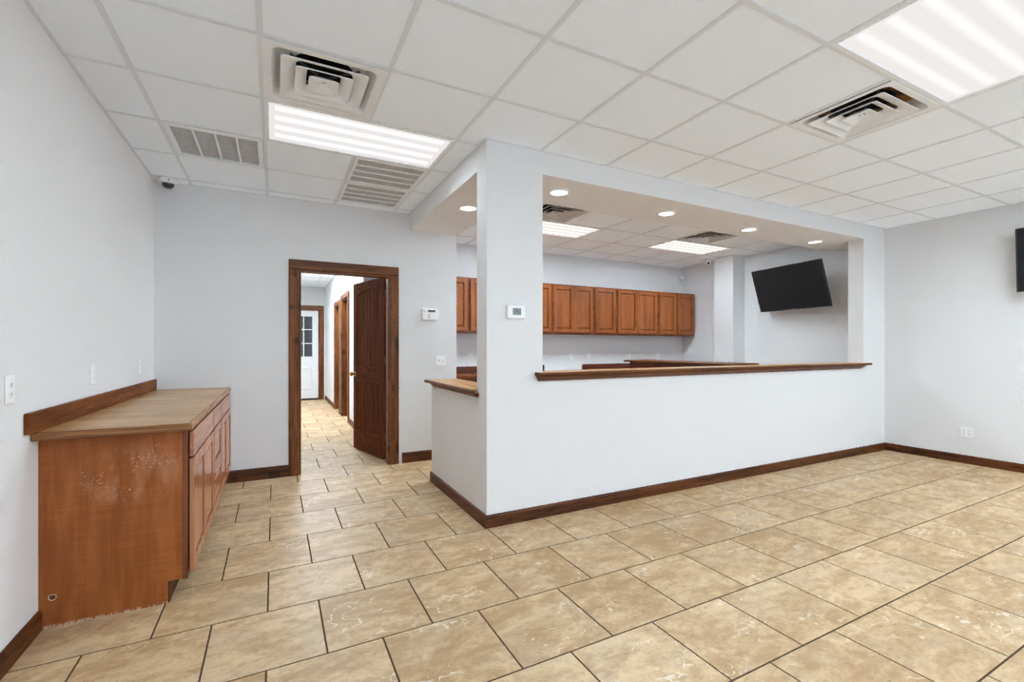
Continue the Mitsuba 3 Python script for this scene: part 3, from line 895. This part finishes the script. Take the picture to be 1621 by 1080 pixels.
# reception back counters
for a, b, lab in ((WX + .002, 3.71, 'dark wooden back counter seen through the narrow gap left of the pillar'), (4.435, RX - .002, 'dark wooden back counter behind the long ledge, only its raised back edge showing')):
    k = thing('back_counter', lab, 'counter')
    part(k, 'worktop', bx(a, b, 5.60, RY - .003, .862, .90, .004), 'splash_wood')
    part(k, 'backsplash', bx(a, b, RY - .024, RY - .003, .9005, .992, .003), 'cherry_dark', label='dark red brown backsplash')
    part(k, 'cabinet_body', bx(a + .01, b - .01, 5.64, RY - .003, .10, .861), 'cherry_dark')
    part(k, 'toe_kick', bx(a + .01, b - .01, 5.70, RY - .003, 0, .10), 'cherry_dark')

# base cabinets along the left wall
PYF, CF, CTOP, CB = 2.85, -.388, .86, .105
g = 'base cabinets along the left wall'
UN = [(2.872, 3.742, 'wide', 'wooden base cabinet nearest the camera on the left wall, with a scuffed brown end panel'),
      (3.745, 4.240, 'drawers', 'narrow wooden base cabinet with stacked drawers between two door cabinets on the left wall'),
      (4.243, BY - .004, 'wide', 'wooden base cabinet with two doors in the back corner beside the baseboard')]
for a, b, kind, lab in UN:
    k = thing('base_cabinet', lab, 'cabinet')
    part(k, 'carcass', cat(bx(LX + .002, LX + .012, a, b, CB, CTOP), bx(LX + .002, CF - .02, a, a + .016, CB, CTOP), bx(LX + .002, CF - .02, b - .016, b, CB, CTOP), bx(LX + .002, CF - .02, a, b, CB, CB + .016)), 'maple_y')
    if kind == 'wide' and a < 3:
        # end panel: toe kick notch, a round cable hole
        pan = Polygon([(LX + .001, 0), (-.468, 0), (-.468, .108), (-.409, .108), (-.409, CTOP), (LX + .001, CTOP)]).difference(Point(-.893, .135).buffer(.0125, 16))
        m = extrude_polygon(pan, .020, engine='earcut')
        part(k, 'end_panel', place(m, (0, PYF + .020, 0), (1, 0, 0), (0, 0, 1), (0, -1, 0)), 'end_panel_veneer', label='scuffed reddish brown veneer end panel with a round hole')
        part(k, 'hole_rim', place(trimesh.creation.annulus(r_min=.0115, r_max=.0145, height=.002, sections=24), (-.893, PYF - .0005, .135), (1, 0, 0), (0, 0, 1), (0, -1, 0)), 'tan_plastic', label='pale rim of the cable hole')
    part(k, 'toe_kick', bx(-.478, -.462, a if a > 3 else PYF + .003, b, 0, CB), 'trim_wood_y')
    st = bx(CF - .02, CF, a if a > 3 else PYF, a + .03, CB, CTOP)
    ff = [st, bx(CF - .02, CF, b - .03, b, CB, CTOP), bx(CF - .02, CF, a, b, CTOP - .03, CTOP), bx(CF - .02, CF, a, b, CB, CB + .03), bx(CF - .02, CF, a, b, .69, .72)]
    part(k, 'face_frame', cat(*ff), 'maple_gap_shade')
    a2 = a - .012 if a < 3 else a + .015
    b2 = b - .015
    dz0, dz1 = .715, .842
    kk = part(k, 'drawer_front', place(bx(0, b2 - a2, 0, dz1 - dz0, 0, .019, .004), *on_left(CF + .004, a2, dz0)), 'maple_y')
    if kind == 'wide':
        mid = (a2 + b2) / 2
        raised_door(k, on_left(CF + .004, a2, .130), mid - .003 - a2, .575, 'maple_z', 'maple_y')
        raised_door(k, on_left(CF + .004, mid + .003, .130), b2 - mid - .003, .575, 'maple_z', 'maple_y')
    else:
        for z0, z1 in ((.425, .705), (.130, .415)):
            raised_door(k, on_left(CF + .004, a2, z0), b2 - a2, z1 - z0, 'maple_y', 'maple_y', name='drawer_front', sw=.045)
k = thing('countertop', 'worn tan plywood countertop with a brown backsplash on the left wall cabinets', 'countertop')
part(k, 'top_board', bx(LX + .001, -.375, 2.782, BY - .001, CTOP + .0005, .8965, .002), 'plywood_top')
part(k, 'edge_band', bx(LX + .001, -.366, 2.768, 2.7815, CTOP - .0005, .8962, .004), 'plywood_edge_x', label='brown front edge strip')
part(k, 'edge_band', bx(-.3745, -.362, 2.782, BY - .001, CTOP - .0005, .8962, .004), 'plywood_edge_y')
part(k, 'backsplash', bx(LX + .001, LX + .021, 2.71, BY - .001, .897, .988, .003), 'splash_wood', label='brown wooden backsplash')


# ------------------------------------------------------------------ wall plates and devices
def recept(k, fr, cx, cz):
    """one duplex receptacle body with its slots"""
    for s in (-1, 1):
        face = Polygon(Point(0, 0).buffer(.0165, 10)).intersection(sbox(-.0165, -.0135, .0165, .0135))
        m = prism(face, .0055, .0085)
        m.apply_translation([cx, cz + s * .0195, 0])
        kk = part(k, 'socket', place(m, *fr), 'white_plastic')
        sl = cat(bx(-.0075, -.0050, -.003, .006, .0080, .0088), bx(.0050, .0070, -.002, .006, .0080, .0088), bx(-.0025, .0025, -.0105, -.006, .0080, .0088))
        sl.apply_translation([cx, cz + s * .0195, 0])
        part(kk, 'slots', place(sl, *fr), 'dark_slot')


def outlet(label, fr, gangs=1, s=1.0, jack=False):
    k = thing('wall_outlet', label, 'wall outlet')
    w = .072 if gangs == 1 else .116
    part(k, 'plate', place(bx(-w / 2, w / 2, -.0575, .0575, 0, .006, .003), *fr), 'white_plastic')
    for i in range(gangs):
        cx = 0 if gangs == 1 else (-.023 if i == 0 else .023)
        if jack:
            part(k, 'jack', place(bx(-.009, .009, -.010, .008, .005, .008, .001), *fr), 'white_plastic')
        else:
            recept(k, fr, cx, 0)
    return k


outlet('white wall outlet on the left wall, at the left edge of the picture', on_left(LX, 2.590, 1.101))
outlet('white wall outlet on the left wall above the middle of the countertop', on_left(LX, 3.545, 1.111))
outlet('white wall outlet on the left wall nearest the back corner', on_left(LX, 4.594, 1.117))
outlet('white double wall outlet low on the right wall above the baseboard', on_right(RX, 2.222, .341), gangs=2)
outlet('white wall outlet on the reception wall, seen through the gap left of the pillar', on_back(2.492, RY, 1.122))
outlet('white blank jack plate on the reception wall, first right of the pillar', on_back(4.223, RY, 1.112), jack=True)
outlet('white wall outlet on the reception wall under the single door cabinet', on_back(4.572, RY, 1.130))
outlet('white jack plate on the reception wall above the left end of the inner ledge', on_back(5.43, RY, 1.13), jack=True)
outlet('white wall outlet on the reception wall under the rightmost cabinets', on_back(6.09, RY, 1.119))

k = thing('light_switch', 'white double light switch on the back wall under the alarm keypad', 'light switch')
fr = on_back(1.676, BY, 1.118)
part(k, 'plate', place(bx(-.058, .058, -.0575, .0575, 0, .006, .003), *fr), 'white_plastic')
for cx in (-.023, .023):
    part(k, 'toggle_slot', place(bx(cx - .006, cx + .006, -.014, .014, .0055, .0066), *fr), 'shade_plastic')
    part(k, 'toggle', place(hull([(cx - .004, -.004, .006), (cx + .004, -.004, .006), (cx - .004, .009, .006), (cx + .004, .009, .006), (cx - .0035, .006, .017), (cx + .0035, .006, .017), (cx - .0035, .012, .016), (cx + .0035, .012, .016)]), *fr), 'white_plastic')

k = thing('alarm_keypad', 'white alarm keypad with a small dark display on the back wall right of the doorway', 'alarm keypad')
fr = on_back(1.543, BY, 1.638)
part(k, 'body', place(bx(-.088, .088, -.064, .064, 0, .026, .006), *fr), 'white_plastic')
part(k, 'display', place(bx(-.022, .062, .026, .048, .0255, .0268), *fr), 'lcd_dark', label='dark display strip')
part(k, 'key_strip', place(bx(-.020, .000, -.048, -.004, .0255, .0275, .001), *fr), 'shade_plastic')
part(k, 'flap', place(bx(.006, .080, -.052, -.002, .0255, .0275, .001), *fr), 'white_plastic')
for z in (.030, -.012):
    part(k, 'button', place(bx(-.075, -.052, z - .008, z + .010, .0255, .0275, .001), *fr), 'shade_plastic' if z > 0 else 'white_plastic')

k = thing('thermostat', 'white thermostat with a grey screen on the front of the pillar', 'thermostat')
fr = on_back(1.543, PY, 1.524)
part(k, 'body', place(bx(-.073, .073, -.049, .049, 0, .026, .007), *fr), 'white_plastic')
part(k, 'screen_bezel', place(bx(-.036, .040, -.026, .032, .0255, .0272, .001), *fr), 'white_plastic')
scr = part(k, 'screen', place(bx(-.032, .036, -.022, .028, .0268, .0280), *fr), 'lcd', label='grey screen')
dg = meshkit.text_mesh('74', .016, .0006)
dg.apply_translation([-dg.bounds.mean(0)[0] + .002, -dg.bounds.mean(0)[1] + .003, .0280 - dg.bounds[0][2]])
part(scr, 'digits', place(dg, *fr), 'lcd_ink')
for z in (.022, .0, -.022):
    part(k, 'button', place(bx(.050, .062, z - .005, z + .005, .0255, .0275, .001), *fr), 'white_plastic')

k = thing('dome_camera', 'white dome security camera with a smoked bubble in the back left ceiling corner', 'security camera')
m = lathe([(0, 0), (.070, 0), (.074, -.008), (.074, -.022), (.066, -.036), (.046, -.040), (0, -.040)], 40)
cxd, cyd = -.822, 5.005
m.apply_translation([cxd, cyd, H])
part(k, 'base', m, 'white_plastic', smooth=40)
m = lathe([(.046, -.038)] + [(.045 * math.cos(t), -.040 - .040 * math.sin(t)) for t in np.linspace(0, math.pi / 2, 12)], 32)
m.apply_translation([cxd, cyd, H])
part(k, 'bubble', m, 'dome_smoke', smooth=60, label='smoked dark bubble')
m = bx(-.006, .006, -.003, .003, -.003, .003)
m.apply_translation([cxd + .015, cyd - .0715, H - .024])
part(k, 'screw', m, 'dark_slot')


def turret(label, base, axis, ball, look, cam_mat='white_plastic'):
    k = thing('turret_camera', label, 'security camera')
    bm = lathe([(0, 0), (.040, 0), (.042, .006), (.042, .020), (.034, .028), (0, .028)], 28)
    T_ = trimesh.geometry.align_vectors([0, 0, 1], axis)
    bm.apply_transform(T_)
    bm.apply_translation(base)
    part(k, 'base', bm, cam_mat, smooth=40)
    look = np.array(look) / np.linalg.norm(look)
    body = lathe([(0, -.036), (.020, -.032), (.034, -.016), (.037, .004), (.034, .030), (.030, .034), (0, .034)], 28)
    body.apply_transform(trimesh.geometry.align_vectors([0, 0, 1], look))
    body.apply_translation(ball)
    part(k, 'head', body, 'white_plastic', smooth=40)
    face = lathe([(0, 0), (.019, 0), (.019, .003), (.010, .004), (0, .004)], 24)
    face.apply_transform(trimesh.geometry.align_vectors([0, 0, 1], look))
    face.apply_translation(np.array(ball) + look * .0335)
    part(k, 'lens_face', face, 'black_plastic', smooth=40, label='black lens face')


turret('white ball shaped security camera under the reception ceiling beside the square pier', (6.36, 5.37, H), (0, 0, -1), (6.34, 5.35, H - .062), (-.5, -.85, -.45))
turret('small security camera by the back wall end, seen through the gap left of the pillar', (WX, 5.33, 2.665), (1, 0, 0), (WX + .066, 5.33, 2.650), (.75, -.5, -.45), 'tan_plastic')

k = thing('motion_sensor', 'small white motion sensor high in the reception back corner above the cabinets', 'motion sensor')
fr = ((RX - .055, RY - .055, 2.515), (.7071, -.7071, 0), (0, 0, 1), (-.7071, -.7071, 0))
part(k, 'body', place(bx(-.032, .032, -.060, .060, -.02, .028, .012), *fr), 'white_plastic')
part(k, 'lens_window', place(bx(-.022, .022, -.045, .010, .026, .034, .008), *fr), 'shade_plastic')


# ------------------------------------------------------------------ televisions
def television(label, c, yaw, tilt, w, wall_x):
    hh = w * .5625
    n = np.array([-math.cos(tilt) * math.cos(yaw), -math.cos(tilt) * math.sin(yaw), -math.sin(tilt)])
    rr = np.array([math.sin(yaw), -math.cos(yaw), 0])
    uu = np.cross(n, rr)
    if uu[2] < 0:
        uu = -uu
    fr = (c, rr, uu, n)
    k = thing('television', label, 'television')
    e = .010
    part(k, 'bezel', place(cat(bx(-w / 2, w / 2, hh / 2 - e, hh / 2, -.03, .004, .002), bx(-w / 2, w / 2, -hh / 2, -hh / 2 + e * 1.6, -.03, .004, .002), bx(-w / 2, -w / 2 + e, -hh / 2, hh / 2, -.03, .004, .002), bx(w / 2 - e, w / 2, -hh / 2, hh / 2, -.03, .004, .002)), *fr), 'tv_frame')
    part(k, 'screen', place(bx(-w / 2 + e, w / 2 - e, -hh / 2 + e, hh / 2 - e, -.01, .001), *fr), 'tv_screen', label='black switched off screen')
    part(k, 'back_cover', place(hull([(sx * w * a, sy * hh * b, z) for sx in (-1, 1) for sy in (-1, 1) for a, b, z in ((.495, .49, -.011), (.495, .49, -.03), (.36, .30, -.058))]), *fr), 'tv_frame')
    part(k, 'logo', place(bx(-.012, .012, -hh / 2 + .004, -hh / 2 + .010, .003, .0046), *fr), 'vent_steel')
    cc = np.array(c) - n * .055
    part(k, 'wall_mount', cat(bx(wall_x - .022, wall_x - .001, c[1] - .22, c[1] + .22, c[2] - .1, c[2] + .12, .003), *[hull([p_ + q_ for p_ in (cc + rr * sx * .12, np.array([wall_x - .015, c[1] - sx * .12, c[2]])) for q_ in np.array([[0, -.012, -.02], [0, .012, -.02], [0, -.012, .02], [0, .012, .02]])]) for sx in (-1, 1)]), 'black_plastic')
    return k


television('black television tilted forward on the wall inside the reception, right of the square pier', (6.35, 3.9985, 2.099), -.161, .302, 1.117, RX)
television('black flat television on the right wall, cut by the right edge of the picture', (6.56, 1.245, 2.135), 0.0, .06, 1.117, RX)
